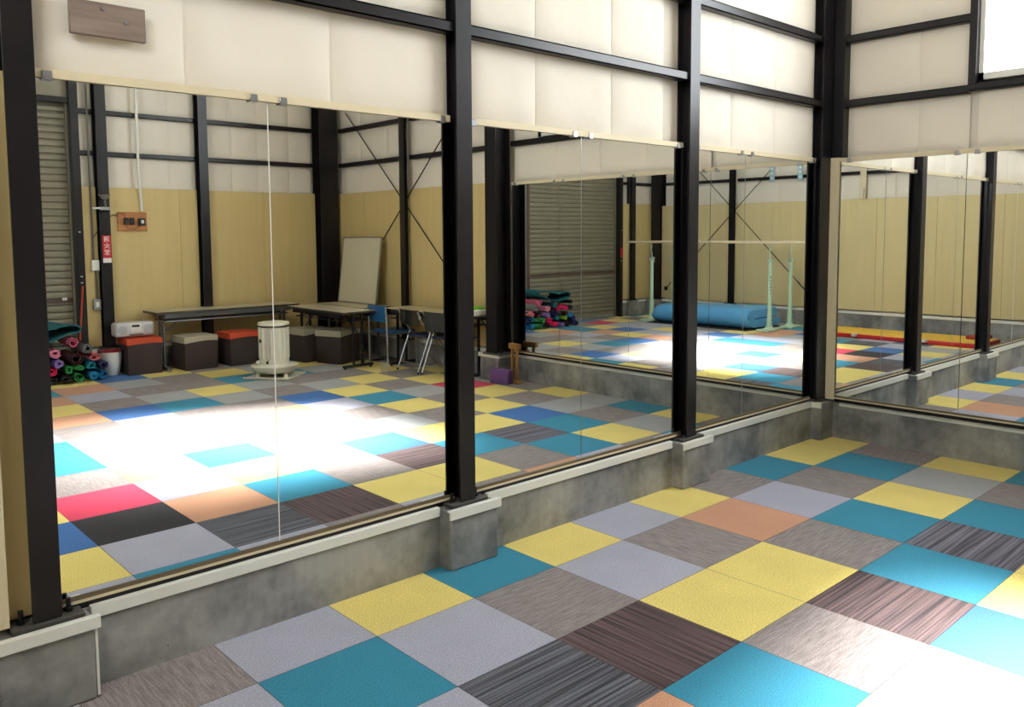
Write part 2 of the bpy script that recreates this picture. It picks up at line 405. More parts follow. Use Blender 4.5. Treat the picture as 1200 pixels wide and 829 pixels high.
# ------------------------------------------------------------------ steel columns and girts
def h_column(label, x, y, w, d, rz, z0=.30, z1=H - .02, plate=(.22, .20), group=None, bolts=True, tf=.011, platez=None):
    """x,y = centre of front flange face; local +y goes into the wall"""
    t = thing('steel_column', label, 'column', (x, y, 0), rz, group)
    m = MB().box((-w / 2, 0, z0), (w / 2, tf, z1)).box((-w / 2, d - tf, z0), (w / 2, d, z1)).box((-.005, tf, z0), (.005, d - tf, z1))
    b = m.build('column_shaft', STEEL, t)
    if platez is None: platez = z0
    p = MB().rbox((-plate[0] / 2, -.008 if plate[1] < .15 else -.018, platez - .014), (plate[0] / 2, d - .01, platez + .001), .002, 1)
    p.build('base_plate', mat('dusty_steel', (70, 67, 64), .7, var=.2, scale=20), t)
    if bolts:
        for sx in (-1, 1):
            q = MB().tube([(sx * (w / 2 + .028), .035, platez), (sx * (w / 2 + .028), .035, platez + .045)], .008, 8)
            q.lathe([(.0, 0), (.015, 0), (.015, .014), (0, .014)], 6, (sx * (w / 2 + .028), .035, platez))
            q.build('anchor_bolt', STEEL, t)
    return t
h_column('black steel column at the left edge, on the widest concrete pier', -1.072, .33, .088, .10, 0)
h_column('black steel column between first and second mirror bays of the left wall', A_COLS[1], .33, .09, .10, 0)
h_column('black steel column between second and third mirror bays of the left wall', A_COLS[2], .33, .095, .10, 0)
cc = h_column('tall black corner column where the two mirrored walls meet', 4.232, .33, .135, .10, 0, plate=(.16, .12), bolts=False)
MB().box((4.316 - 4.232, -.095, 2.125), (4.40 - 4.232, .10, H - .02)).box((4.29 - 4.232, -.095, 2.125), (4.318 - 4.232, -.083, H - .02)).build('column_flange', STEEL, cc)
R90 = PI / 2
h_column('thick black column at the far end of the right mirror wall', 4.10, -3.19, .17, .21, -R90, plate=(.25, .2))
h_column('slim black column behind the diagonal rods above the folding chairs', 4.235, -4.98, .10, .05, -R90, bolts=False)
h_column('thick black corner column behind the leaning white board', 4.165, -6.56, .27, .21, PI, bolts=False)
h_column('black column on shutter wall carrying the red sign', 1.31, -6.655, .115, .13, PI, bolts=False)
h_column('black column on shutter wall behind the long folding table', 2.48, -6.655, .11, .13, PI, bolts=False)
h_column('narrow black column between rolling shutter and parallel bars', -2.16, -6.655, .11, .13, PI, bolts=False)
h_column('black corner column behind the far posts of the parallel bars', -2.76, -6.60, .22, .18, R90, bolts=False)
h_column('slim black column behind the blue folded gym mat', -2.78, -4.93, .105, .05, R90, bolts=False)

gn = [0]
def girt(a, b, side, z, label):
    g = .052
    m = MB()
    if side == 'A': m.box((a, .345, z - g / 2), (b, .352, z + g / 2)).box((a, .345, z - g / 2), (b, .41, z - g / 2 + .006)).box((a, .345, z + g / 2 - .006), (b, .41, z + g / 2))
    if side == 'B': m.box((4.312, a, z - g / 2), (4.319, b, z + g / 2)).box((4.312, a, z - g / 2), (4.38, b, z - g / 2 + .006)).box((4.312, a, z + g / 2 - .006), (4.38, b, z + g / 2))
    if side == 'O': m.box((a, -6.745, z - g / 2), (b, -6.738, z + g / 2)).box((a, -6.80, z - g / 2), (b, -6.738, z - g / 2 + .006)).box((a, -6.80, z + g / 2 - .006), (b, -6.738, z + g / 2))
    if side == 'P': m.box((-2.882, a, z - g / 2), (-2.875, b, z + g / 2)).box((-2.95, a, z - g / 2), (-2.875, b, z - g / 2 + .006)).box((-2.95, a, z + g / 2 - .006), (-2.875, b, z + g / 2))
    o = m.build('steel_girt', STEEL)
    return tag(o, label, 'girt', 'horizontal steel girts on the upper walls')
ORD = ['lowest', 'second lowest', 'third', 'fourth', 'fifth', 'topmost']
def runs(side, spans, zs=GIRTS, lo=0):
    for a, b, where in spans:
        for k, z in enumerate(zs):
            girt(a, b, side, z, '%s black steel girt %s' % (ORD[k + lo], where))
runs('A', [(-2.9, -1.12, 'left of the nearest column'), (-1.026, .698, 'above the first mirror bay'), (.792, 2.51, 'above the second mirror bay'), (2.61, 4.163, 'above the third mirror bay')], GIRTS[:4])
runs('B', [(.235, -.60, 'between corner column and window')], GIRTS[:5])
girt(-.60, -3.10, 'B', GIRTS[0] + .012, 'black steel girt forming the sill under the window')
girt(-.60, -3.10, 'B', 4.93, 'black steel girt above the window head')
runs('B', [(-3.28, -4.92, 'above right part of folding tables'), (-5.04, -6.56, 'beside the thick corner column')], GIRTS[:3])
runs('O', [(1.09, 1.25, 'between shutter post and sign column'), (1.37, 2.42, 'above the switchboard'), (2.54, 4.02, 'above the long folding table'), (-2.10, -1.88, 'beside the shutter left post'), (-2.88, -2.22, 'next to the parallel bars corner')], GIRTS[:3])
runs('P', [(-.0, -3.3, 'above the yellow floor mat'), (-3.3, -4.87, 'right half above the blue gym mat'), (-4.99, -6.5, 'left half above the blue gym mat')], GIRTS[:2])

# window post and window
tag(MB().box((4.30, -.602, 2.54), (4.37, -.648, H)).build('window_post', STEEL), 'black steel post on the left side of bright window', 'post')
w1 = bpy.data.objects.new('window_1', None); COL.objects.link(w1); w1.location = (4.40, -1.69, 2.57); w1['kind'] = 'structure'
f = MB(); yw0, yw1, zw0, zw1 = 1.04, -1.03, 0, 2.33
for a, b in (((-.05, yw0, zw0), (.06, yw0 - .03, zw1)), ((-.05, yw1, zw0), (.06, yw1 + .045, zw1)), ((-.05, yw0, zw0), (.06, yw1, zw0 + .045)), ((-.05, yw0, zw1 - .045), (.06, yw1, zw1)), ((-.03, .02, zw0), (.04, -.02, zw1))): f.box(a, b)
f.build('window_frame', WHITEP, w1)
MB().box((.0, yw0 - .03, .03), (.005, yw1 + .03, zw1 - .03)).build('window_pane', frosted(17), w1)
w2 = bpy.data.objects.new('added_fill_window', None); COL.objects.link(w2); w2.location = (-2.97, -1.8, 3.3); w2['kind'] = 'structure'  # unseen high window with glowing pane, added to brighten the room
f = MB(); y0, y1, z1 = 1.2, -1.2, 1.6
for a, b in (((-.06, y0, 0), (.03, y0 - .045, z1)), ((-.06, y1, 0), (.03, y1 + .045, z1)), ((-.06, y0, 0), (.03, y1, .045)), ((-.06, y0, z1 - .045), (.03, y1, z1)), ((-.04, .02, 0), (.02, -.02, z1))): f.box(a, b)
f.build('window_frame', WHITEP, w2)
MB().box((-.02, y0 - .03, .03), (-.025, y1 + .03, z1 - .03)).build('window_pane', frosted(12), w2)

# ------------------------------------------------------------------ mirrors
MZ0, MZ1 = .333, 2.09
def mirror(side, a, b, label, group):
    e = .0022; lo, hi = min(a, b) + e, max(a, b) - e
    if side == 'A': t = thing('wall_mirror', label, 'mirror', ((lo + hi) / 2, YM, MZ0), 0, group)
    else: t = thing('wall_mirror', label, 'mirror', (XM, (lo + hi) / 2, MZ0), -R90, group)
    w = (hi - lo) / 2
    MB().box((-w, 0, 0), (w, .006, MZ1 - MZ0)).build('mirror_glass', MIRROR, t)
    if side == 'A' and round(b, 3) in (-.205, 1.606, 3.225): MB().box((w + .0002, -.0012, 0), (w + (.0040 if b < 0 else .0028), .004, MZ1 - MZ0)).build('painted_edge_glint', WHITEP if b < 0 else ALU, t)  # light strip painting in the glint of the polished pane edges at seams
    for s in ((-1, 1)):
        cx = s * (w - .06)
        c = MB().rbox((cx - .016, -.007, MZ1 - MZ0 - .012), (cx + .016, 0, MZ1 - MZ0 + .022), .002, 1).lathe([(0, 0), (.004, 0), (.004, .003), (0, .003)], 8, (0, 0, 0))
        c = MB().rbox((cx - .016, -.0175, MZ1 - MZ0 - .006), (cx + .016, -.0135, MZ1 - MZ0 + .024), .002, 1).box((cx - .016, -.0175, MZ1 - MZ0 - .006), (cx + .016, .0, MZ1 - MZ0 - .003))
        c.build('mirror_clip', ALU, t)
    return t
gA = 'frameless mirror panes of the left wall'; gB = 'frameless mirror panes of the right wall'
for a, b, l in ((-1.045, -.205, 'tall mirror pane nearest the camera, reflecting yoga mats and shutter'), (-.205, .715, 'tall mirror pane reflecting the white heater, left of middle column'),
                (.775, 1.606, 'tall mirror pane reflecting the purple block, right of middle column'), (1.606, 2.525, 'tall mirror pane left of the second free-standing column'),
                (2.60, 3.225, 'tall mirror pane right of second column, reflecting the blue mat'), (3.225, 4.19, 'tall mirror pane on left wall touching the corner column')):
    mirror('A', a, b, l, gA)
for a, b, l in ((.255, -.612, 'mirror pane of the right wall nearest the corner column'), (-.612, -1.49, 'second mirror pane of the right wall, at picture edge'), (-1.49, -2.38, 'third mirror pane along the right wall, seen only by reflection'), (-2.38, -3.08, 'last mirror pane of right wall beside the thick column')):
    mirror('B', a, b, l, gB)
def rails(side, a, b, where):
    lo, hi = min(a, b), max(a, b)
    def bx(d0, d1, z0, z1):
        return MB().box((lo, YM - d0, z0), (hi, YM - d1, z1)) if side == 'A' else MB().box((XM - d0, lo, z0), (XM - d1, hi, z1))
    o = bx(.012, -.015, MZ1 + .001, MZ1 + .03).build('mirror_head_rail', RAIL); tag(o, 'cream timber rail along mirror tops, ' + where, 'rail', 'cream rails above the mirrors')
    t = bpy.data.objects.new('mirror_base_channel', None); COL.objects.link(t); t.location = (0, 0, 0)
    tag(t, 'brown channel holding mirror bottoms, ' + where, 'channel', 'channels under the mirrors')
    bx(.006, -.012, MZ0 - .014, MZ0 - .0005).build('channel_lip', BROWN_CH, t)
    bx(.012, -.012, MZ0 - .023, MZ0 - .0145).build('channel_packer', RAIL, t)
    bx(.004, -.012, .286, MZ0 - .0235).build('channel_sole', STEEL, t)
rails('A', -1.025, .698, 'first bay of the left wall'); rails('A', .792, 2.51, 'second bay of the left wall'); rails('A', 2.61, 4.163, 'third bay of the left wall')
rails('B', .262, -3.08, 'right wall')
tag(MB().box((4.304, .2625, .30), (4.318, .345, 2.125)).build('corner_batten', RAIL), 'cream vertical board between corner column and right wall mirror', 'board')

# scrap of board nailed to the wall, top left
t = thing('nailed_board', 'brown wooden scrap board nailed above the first mirror', 'board', (-.79, .355, 2.30))
MB().rbox((-.122, 0, -.057), (.122, .018, .057), .003, 1).build('board_plank', wood('brown_scrap_wood', (112, 96, 86), (142, 124, 112), 0, 6), t)
for nx, nz in ((-.02, .035), (.055, .0)):
    n_ = MB(); n_.tube([(nx, .001, nz), (nx, -.004, nz)], .006, 8); n_.build('nail', CHROME, t)
MB().box((-.09, .018, -.05), (.09, .045, .05)).build('backing_block', RAIL, t)

# ------------------------------------------------------------------ rolling shutter on the back wall
SH = mat('shutter_slats', (128, 122, 104), .5, metal=.25, var=.08, scale=4)
t = thing('rolling_shutter', 'wide grey-green rolling shutter with horizontal slats on back wall', 'shutter', (-.42, -6.83, 0))
def slats(x0, x1):
    vs = []; fs = []; z = .03; p = .077; i = 0
    prof = []
    while z < 3.02:
        prof += [(.0, z), (.016, z + .012), (.018, z + .045), (.010, z + .066), (.0, z + .0765)]; z += p
    for d, zz in prof: vs += [(x0, d, zz), (x1, d, zz)]
    for k in range(len(prof) - 1): fs.append((2 * k, 2 * k + 1, 2 * k + 3, 2 * k + 2))
    m = MB(); m.add(vs, fs); m.box((x0, -.03, .0), (x1, -.01, 3.05)); return m
slats(-1.345, .88).build('shutter_curtain', SH, t); slats(1.0, 1.395).build('shutter_curtain', SH, t)
for x0, x1 in ((-1.345, .88), (1.0, 1.395)):
    MB().box((x0, .018, .83), (x1, .034, .875)).build('lock_bar', mat('rusty_brown', (84, 62, 52), .6, var=.1), t)
    MB().box((x0, -.02, .0), (x1, .03, .05)).build('bottom_bar', GALV, t)
MB().box((.905, -.02, 0), (.965, .06, 3.05)).build('centre_post', mat('rusty_brown', (84, 62, 52)), t)
MB().box((.885, -.02, 0), (.905, .045, 3.05)).build('guide_rail', GALV, t); MB().box((.965, -.02, 0), (.985, .045, 3.05)).build('guide_rail', GALV, t)
MB().box((-1.368, -.02, 0), (-1.345, .05, 3.05)).build('guide_rail', SH, t); MB().box((1.395, -.02, 0), (1.417, .05, 3.05)).build('guide_rail', SH, t)
MB().box((-1.368, -.02, 3.05), (1.417, .12, 3.11)).build('head_beam', STEEL, t)
MB().box((-1.368, -.02, 3.115), (1.417, .07, 3.36)).build('shutter_box', SH, t)
MB().box((1.28, .034, .862), (1.33, .05, .89)).build('latch', WHITEP, t)
for x0, x1, lb_ in ((1.0, 1.085, 'black steel post on the right side of rolling shutter, by plywood'), (-1.87, -1.79, 'black steel post with small red tag, shutter side near parallel bars')):
    tt = thing('shutter_post', lb_, 'post', ((x0 + x1) / 2, -6.74, 0)); w = (x1 - x0) / 2
    MB().box((-w, -.06, 0), (w, .06, H - .02)).build('post_shaft', STEEL, tt)
    for z in (1.05, 1.12, 1.62): MB().lathe([(0, 0), (.011, 0), (.011, .012), (0, .012)], 8, (0, .06, z)).build('white_button', WHITEP, tt)
    if x0 < 0: MB().box((-w * .7, .06, 1.14), (w * .7, .064, 1.30)).build('red_tag', mat('sign_red', (196, 24, 40), .4, var=.02), tt)
tag(MB().box((-1.78, -6.765, .0), (.99, -6.725, .012)).build('door_threshold', ALU), 'bright metal threshold strip at the foot of rolling shutter', 'threshold')
tag(MB().box((1.085, -6.72, .30), (1.093, -6.755, 2.14)).build('plywood_edging', WHITE_TRIM), 'white edge strip between black shutter post and plywood', 'edging')
tag(MB().box((-1.868, -6.72, .30), (-1.876, -6.755, 2.14)).build('plywood_edging', WHITE_TRIM), 'white edge strip beside shutter post near parallel bars', 'edging')
tag(MB().tube([(1.045, -6.665, 1.02), (.955, -6.672, .0)], .011, 8).build('orange_stick', mat('orange_paint', (178, 66, 40), .5)), 'thin orange-red stick leaning on the shutter post', 'stick')

# ------------------------------------------------------------------ diagonal rods
ROD = mat('dark_rod', (40, 34, 32), .5, metal=.3)
def brace(p, q, label, off):
    p = Vector(p); q = Vector(q); t = thing('bracing_rod', label, 'rod', p, 0, 'diagonal bracing rods')
    d = q - p
    MB().tube([(0, 0, 0), d], .0075, 8).build('rod', ROD, t)
    u = d.normalized()
    c = d - u * .38
    MB().tube([c - u * .12, c + u * .12], .012, 8).build('turnbuckle', ROD, t)
    MB().box((-.006, -.035, -.035), (.006, .035, .035), Matrix.Translation(d)).build('gusset_plate', STEEL, t)
brace((4.297, -6.33, 3.20), (4.297, -3.42, .47), 'thin black diagonal rod crossing the folding chair wall, high at the corner', 0)
brace((4.304, -3.44, 3.46), (4.304, -6.33, .73), 'thin black diagonal rod crossing down towards the leaning white board', 0)
brace((-2.846, -6.38, 3.42), (-2.846, -3.3, .38), 'dark diagonal rod behind parallel bars, falling towards the mirrors', 0)
brace((-2.862, -3.3, 3.55), (-2.862, -6.42, .50), 'dark diagonal rod behind parallel bars, falling towards the shutter', 0)

# ------------------------------------------------------------------ electrics on the back wall
t = thing('switchboard', 'small wooden switchboard with black switches on the plywood wall', 'switchboard', (1.635, -6.752, 1.745))
MB().rbox((-.165, 0, -.11), (.165, .02, .11), .004, 1).build('backboard', wood('orange_ply', (166, 104, 56), (192, 130, 78), 0, 5), t)
for x in (-.075, -.01): MB().rbox((x - .022, .02, -.035), (x + .022, .055, .045), .004, 1).build('switch', BLACKP, t)
sw = MB().rbox((.06, .02, -.045), (.135, .065, .04), .005, 1).build('breaker', BLACKP, t)
MB().box((.085, .065, -.02), (.115, .068, .018)).build('breaker_label', WHITEP, sw)
MB().tube([(-.165, .015, .06), (-.2, .02, .08), (-.24, .015, .06), (-.27, .01, .03)], .004, 6).build('cable', BLACKP, t)
MB().tube([(-.08, .02, -.04), (-.06, .03, -.08), (.03, .03, -.085), (.09, .03, -.05)], .003, 6).build('cable', BLACKP, t)
MB().tube([(-.08, .02, .05), (-.09, .03, .09), (-.16, .02, .1)], .003, 6).build('cable', BLACKP, t)
tag(MB().tube([(1.72, -6.70, H - .02), (1.715, -6.70, 2.3), (1.745, -6.735, 1.95), (1.745, -6.735, 1.87)], .016, 10).build('white_conduit', WHITEP), 'white conduit running down the wall to the switchboard', 'conduit')
t = thing('grey_conduit', 'thin grey conduit with two outlet boxes left of the red sign', 'conduit', (1.20, -6.735, 0))
CG = mat('conduit_grey', (96, 92, 84), .5)
MB().tube([(-.01, 0, H - .02), (-.01, 0, 1.30)], .012, 8).build('conduit_pipe', CG, t); MB().tube([(.01, 0, 1.20), (.015, 0, .86)], .012, 8).build('conduit_pipe', CG, t)
for z, s in ((1.245, 1), (.80, 0)):
    ob = MB().rbox((-.035, -.02, z - .06), (.045, .03, z + .06), .004, 1).build('outlet_box', WHITEP if s else GALV, t)
    MB().box((-.012, .03, z - .03), (.022, .034, z + .03)).build('socket_face', WHITEP, ob)
MB().tube([(-.01, .0, 1.55), (.03, .03, 1.62), (.075, .05, 1.72), (.08, .06, 1.86)], .005, 6).build('lamp_cable', BLACKP, t)
t = thing('clamp_lamp', 'small clamp lamp with round silver reflector on the sign column', 'lamp', (1.30, -6.62, 1.93))
MB().lathe([(.02, .0), (.035, .01), (.062, .05), (.066, .055), (.058, .052), (.03, .02), (.0, .015)], 20, (-.01, .05, .06)).build('reflector', CHROME, t)
MB().tube([(-.01, .05, .06), (.0, .03, .0), (.01, 0, -.03)], .009, 8).build('lamp_arm', GALV, t)
MB().rbox((-.06, -.02, -.06), (.06, .02, -.02), .005, 1).build('clamp', GALV, t); MB().tube([(-.13, .01, -.04), (-.05, .01, -.035)], .011, 8).build('clamp_handle', WHITEP, t)

# fire-extinguisher sign
RED = mat('sign_red', (196, 24, 40), .4, var=.02)
t = thing('fire_extinguisher_sign', 'narrow red vertical sign with white Japanese writing on black column', 'sign', (1.315, -6.652, 1.44))
MB().box((-.045, 0, -.11), (.045, .004, .145)).build('sign_plate', RED, t)
MB().box((-.045, 0, -.165), (.045, .004, -.112)).build('note_strip', mat('sign_white', (236, 226, 222), .5, var=.02), t)
def text(s, size, loc, rot, m, parent, name='lettering', depth=.0008):
    cu = bpy.data.curves.new(name, 'FONT'); cu.body = s; cu.size = size; cu.align_x = 'CENTER'; cu.align_y = 'CENTER'; cu.extrude = depth; cu.offset = .0006
    f = bpy.data.objects.new(name, cu); COL.objects.link(f)
    bpy.context.view_layer.update()
    me = bpy.data.meshes.new_from_object(f.evaluated_get(bpy.context.evaluated_depsgraph_get()))
    bpy.data.objects.remove(f); bpy.data.curves.remove(cu)
    me.materials.clear(); me.materials.append(m); me.name = name
    o = bpy.data.objects.new(name, me); COL.objects.link(o); o.location = loc; o.rotation_euler = rot; o.parent = parent
    return o
for k, ch in enumerate('消火器'):
    text(ch, .068, (0, .0055, .10 - k * .076), (PI / 2, 0, PI), mat('sign_white', (236, 226, 222)), t)

# ------------------------------------------------------------------ storage boxes
BOXB = mat('dark_brown_fabric', (62, 50, 48), .85, var=.08, bump=.2, bscale=150)
LIDO = mat('orange_lid', (206, 78, 48), .7, var=.05); LIDB = mat('beige_lid', (176, 168, 146), .75, var=.05)
def storage(x, y, rz, w, d, h, lid, label, droop=0):
    t = thing('storage_box', label, 'box', (x, y, 0), rz, 'fabric storage boxes under the tables')
    MB().rbox((-w / 2, -d / 2, .002), (w / 2, d / 2, h - .02), .008, 2).build('box_body', BOXB, t)
    bm = bmesh.new(); bmesh.ops.create_cube(bm, size=1, matrix=Matrix.Translation((0, 0, h - .022)) @ Matrix.Diagonal((w + .016, d + .016, .065, 1)))
    bmesh.ops.subdivide_edges(bm, edges=bm.edges[:], cuts=7, use_grid_fill=True)
    for v in bm.verts:
        if v.co.z < h - .04:
            v.co.z += .012 * math.sin(v.co.x * 9 + 1) + droop * max(0, -v.co.x) * .12
        else: v.co.z += .006 * math.cos(v.co.x * 7) * math.cos(v.co.y * 6)
    MB().frombm(bm, None, True).build('lid', lid, t)
    return t
storage(1.575, -6.47, .05, .37, .36, .40, LIDO, 'brown fabric box with orange lid carrying the radio', .3)
storage(2.165, -6.36, -.02, .39, .38, .385, LIDB, 'brown fabric box with beige lid under the long table')
storage(2.695, -6.31, .0, .37, .36, .39, LIDO, 'brown fabric box with orange lid just left of the heater', .1)
storage(3.64, -5.55, math.atan2(-.35, .94), .38, .38, .40, LIDB, 'brown fabric box with beige lid, front one under the corner table')
storage(3.46, -5.955, -.08, .38, .38, .40, LIDB, 'brown fabric box with beige lid, behind another in the corner')
# radio on the first box
t = thing('cd_radio', 'silver-white portable CD radio standing on an orange lidded box', 'radio', (1.50, -6.47, .432))
RAD = mat('silver_plastic', (202, 200, 200), .35, var=.02)
bd = MB().rbox((-.215, -.09, .0), (.215, .09, .165), .035, 4).build('radio_body', RAD, t)
MB().rbox((-.06, .088, .05), (.07, .096, .148), .006, 2).build('control_panel', WHITEP, t)
MB().box((-.04, .096, .11), (.045, .099, .135)).build('display', BLACKP, t)
for s in (-1, 1): MB().lathe([(0, 0), (.05, 0), (.052, .004), (.0, .005)], 24).build('speaker_grille', mat('grille_grey', (176, 176, 178), .5), t).matrix_local = Matrix.Translation((s * .14, .088, .08)) @ Matrix.Rotation(-PI / 2, 4, 'X')
MB().box((-.07, .095, .02), (.08, .098, .03)).build('tuning_strip', BLACKP, t)

# ------------------------------------------------------------------ folding tables
TOPM = mat('table_laminate', (196, 186, 158), .35, var=.03, coat=.2); TGREY = mat('table_leg_grey', (120, 122, 128), .35, metal=.7)
EDGE = mat('dark_table_edge', (70, 62, 56), .5)
def folding_table(x, y, rz, L, W, h, label, shelf=True, legm=None, topm=None):
    legm = legm or TGREY
    t = thing('folding_table', label, 'table', (x, y, 0), rz, 'folding tables along the walls')
    tp = MB().rbox((-L / 2, -W / 2, h - .024), (L / 2, W / 2, h), .004, 1).build('tabletop', topm or TOPM, t)
    e = MB()
    for s in (-1, 1): e.box((-L / 2 - .003, s * W / 2 - .003 if s < 0 else W / 2 - .001, h - .026), (L / 2 + .003, s * W / 2 + .001 if s < 0 else W / 2 + .003, h - .002))
    for s in (-1, 1): e.box((s * L / 2 - .003 * (s < 0), -W / 2, h - .026), (s * L / 2 + .003 * (s > 0), W / 2, h - .002))
    e.build('edge_band', EDGE, tp)
    if shelf:
        s_ = MB()
        for yy in (-W / 2 + .04, -W / 2 + .14, -W / 2 + .24, W / 2 - .06): s_.tube([(-L / 2 + .12, yy, h - .12), (L / 2 - .12, yy, h - .12)], .006, 8)
        for xx in (-L / 2 + .12, 0, L / 2 - .12): s_.tube([(xx, -W / 2 + .04, h - .12), (xx, W / 2 - .06, h - .12)], .006, 8)
        s_.build('under_shelf', legm, t)
    MB().box((-L / 2 + .1, W / 2 - .035, h - .075), (L / 2 - .1, W / 2 - .02, h - .026)).box((-L / 2 + .1, -W / 2 + .02, h - .075), (L / 2 - .1, -W / 2 + .035, h - .026)).build('apron_rail', legm, t)
    for sx in (-1, 1):
        xx = sx * (L / 2 - (.13 if L > 1.4 else .06))
        for yy in (-.06, .06):
            MB().box((xx - .011, yy - .013, .05), (xx + .011, yy + .013, h - .03)).build('leg', legm, t)
        ft = MB().rbox((xx - .018, -W / 2 + .02, .018), (xx + .018, W / 2 - .02, .05), .006, 1)
        for yy in (-W / 2 + .05, W / 2 - .05): ft.lathe([(.016, 0), (.018, .004), (.012, .02), (0, .02)], 10, (xx, yy, 0))
        ft.build('foot_bar', legm, t)
        MB().tube([(xx, 0, .42), (xx - sx * .3, 0, h - .04)], .008, 8).build('stay', legm, t)
    return t
folding_table(2.60, -6.475, .0, 1.80, .43, .70, 'long grey folding table over the boxes on the shutter wall')
folding_table(3.545, -5.56, R90, 1.34, .45, .68, 'cream topped folding table standing over two beige lidded boxes', legm=mat('table_leg_black', (44, 44, 48), .4, metal=.4), topm=mat('table_cream', (206, 196, 170), .35, coat=.2))
folding_table(4.015, -5.80, R90, 1.10, .42, .68, 'folding table in the corner carrying the leaning white board', shelf=False)
folding_table(4.075, -4.12, R90, 1.62, .42, .70, 'folding table behind the chairs with green bag on it', shelf=True, legm=mat('table_leg_black', (44, 44, 48), .4, metal=.4))

# leaning white board
t = thing('white_board', 'pale framed board leaning on the wall above the corner table', 'board', (4.13, -5.88, .682))
M = Matrix.Rotation(math.radians(7), 4, 'Y')
MB().box((-.004, -.44, .012), (.010, .44, .86), M).build('board_panel', mat('board_face', (206, 200, 178), .4, var=.02), t)
fr = MB()
for a, b in (((-.010, -.455, 0), (.014, .455, .014)), ((-.010, -.455, .858), (.014, .455, .872)), ((-.010, -.455, 0), (.014, -.44, .872)), ((-.010, .44, 0), (.014, .455, .872))): fr.box(a, b, M)
fr.build('board_frame', ALU, t)
# green bag and papers on the last table
t = thing('green_bag', 'bright green bag lying at the right end of last table', 'bag', (4.16, -3.55, .703))
bm = bmesh.new(); bmesh.ops.create_cube(bm, size=1, matrix=Matrix.Translation((0, 0, .04)) @ Matrix.Diagonal((.22, .22, .08, 1))); bmesh.ops.subdivide_edges(bm, edges=bm.edges[:], cuts=6, use_grid_fill=True)
for v in bm.verts:
    v.co.z *= 1 - .5 * (abs(v.co.x) / .11) ** 3 * .6 - .3 * (abs(v.co.y) / .13) ** 3; v.co.z += .008 * math.sin(30 * v.co.x) * math.sin(25 * v.co.y) * (v.co.z > .02); v.co.z = max(0, v.co.z)
MB().frombm(bm, None, True).build('bag_body', mat('lime_green_cloth', (120, 196, 52), .7, var=.08), t)
MB().tube([(-.05, .13, .03), (-.03, .17, .03), (.03, .17, .03), (.05, .13, .03)], .006, 6).build('bag_handle', mat('lime_green_cloth', (120, 196, 52)), t)
tag(MB().rbox((4.02, -3.40, .702), (4.24, -3.33, .757), .006, 1).build('white_carton', WHITEP), 'small white carton beside the bright green bag', 'carton')

# ------------------------------------------------------------------ chairs (face +x, back to the room)
SB = mat('blue_chair_vinyl', (30, 92, 146), .5, var=.05); NB = mat('navy_seat_vinyl', (24, 44, 92), .5, var=.05); DG = mat('dark_grey_back', (50, 52, 54), .5, var=.05)
def curved_panel(w, z0, z1, th, depth, x0, lean=0, n=10):
    m = MB(); vs = []; fs = []
    for k in range(n + 1):
        a = -1 + 2 * k / n; y = a * w / 2; x = x0 + depth * (1 - a * a) * -1
        for z in (z0, (z0 + z1) / 2, z1):
            xx = x - lean * (z - z0)
            vs += [(xx, y, z), (xx + th, y, z)]
    for k in range(n):
        b = k * 6; c = b + 6
        for q in (0, 2):
            fs += [(b + q, c + q, c + q + 2, b + q + 2), (b + q + 1, b + q + 3, c + q + 3, c + q + 1)]
        fs += [(b, b + 1, c + 1, c), (b + 4, c + 4, c + 5, b + 5)]
    fs += [(0, 2, 3, 1), (2, 4, 5, 3), (n * 6, n * 6 + 1, n * 6 + 3, n * 6 + 2), (n * 6 + 2, n * 6 + 3, n * 6 + 5, n * 6 + 4)]
    return m.add(vs, fs, True)
def stack_chair(x, y, rz, label):
    t = thing('blue_chair', label, 'chair', (x, y, 0), rz)
    MB().rbox((.03, -.19, .405), (.41, .19, .435), .012, 2).build('seat', SB, t)
    curved_panel(.40, .54, .735, .014, .02, .0, .06).build('backrest', SB, t)
    for s in (-1, 1):
        MB().tube([(-.0, s * .205, 0), (.0, s * .205, .40), (-.004, s * .205, .55), (-.016, s * .20, .72)], .011, 10).build('rear_leg', ALU, t)
        MB().tube([(.43, s * .195, 0), (.41, s * .19, .36), (.39, s * .19, .40), (.0, s * .205, .40)], .011, 10).build('front_leg', ALU, t)
    MB().tube([(.40, -.19, .38), (.40, .19, .38)], .009, 8).build('cross_bar', ALU, t)
    return t
stack_chair(3.80, -4.90, .04, 'blue chair with blue backrest, leftmost of the three chairs')
def fold_chair(x, y, rz, backm, seatm, label, tall=False):
    t = thing('folding_chair', label, 'chair', (x, y, 0), rz)
    MB().rbox((.10, -.19, .40), (.46, .19, .425), .010, 2).build('seat', seatm, t)
    z0 = .545 if not tall else .50
    curved_panel(.40, z0, .715, .012, .025, .02, .10).build('backrest', backm, t)
    for s in (-1, 1):
        # long tube: front foot up to back top; short tube: rear foot up to under seat
        MB().tube([(.50, s * .20, .012), (.20, s * .20, .40), (.04, s * .20, .60), (.0, s * .195, .70)], .0105, 10).build('frame_tube', CHROME, t)
        MB().tube([(-.02, s * .215, .012), (.16, s * .215, .46)], .0105, 10).build('rear_leg', CHROME, t)
        MB().lathe([(.012, 0), (.014, .02), (.0, .021)], 10, (-.02, s * .215, 0)).build('rubber_foot', BLACKP, t)
        MB().lathe([(0, 0), (.02, 0), (.02, .03), (0, .03)], 10, (.03, s * .20, .62)).build('hinge', CHROME, t)
    MB().tube([(.50, -.20, .012), (.50, .20, .012)], .0105, 10).build('floor_bar', CHROME, t)
    MB().tube([(.02, -.215, .10), (.02, .215, .10)], .008, 8).build('cross_bar', CHROME, t)
    return t
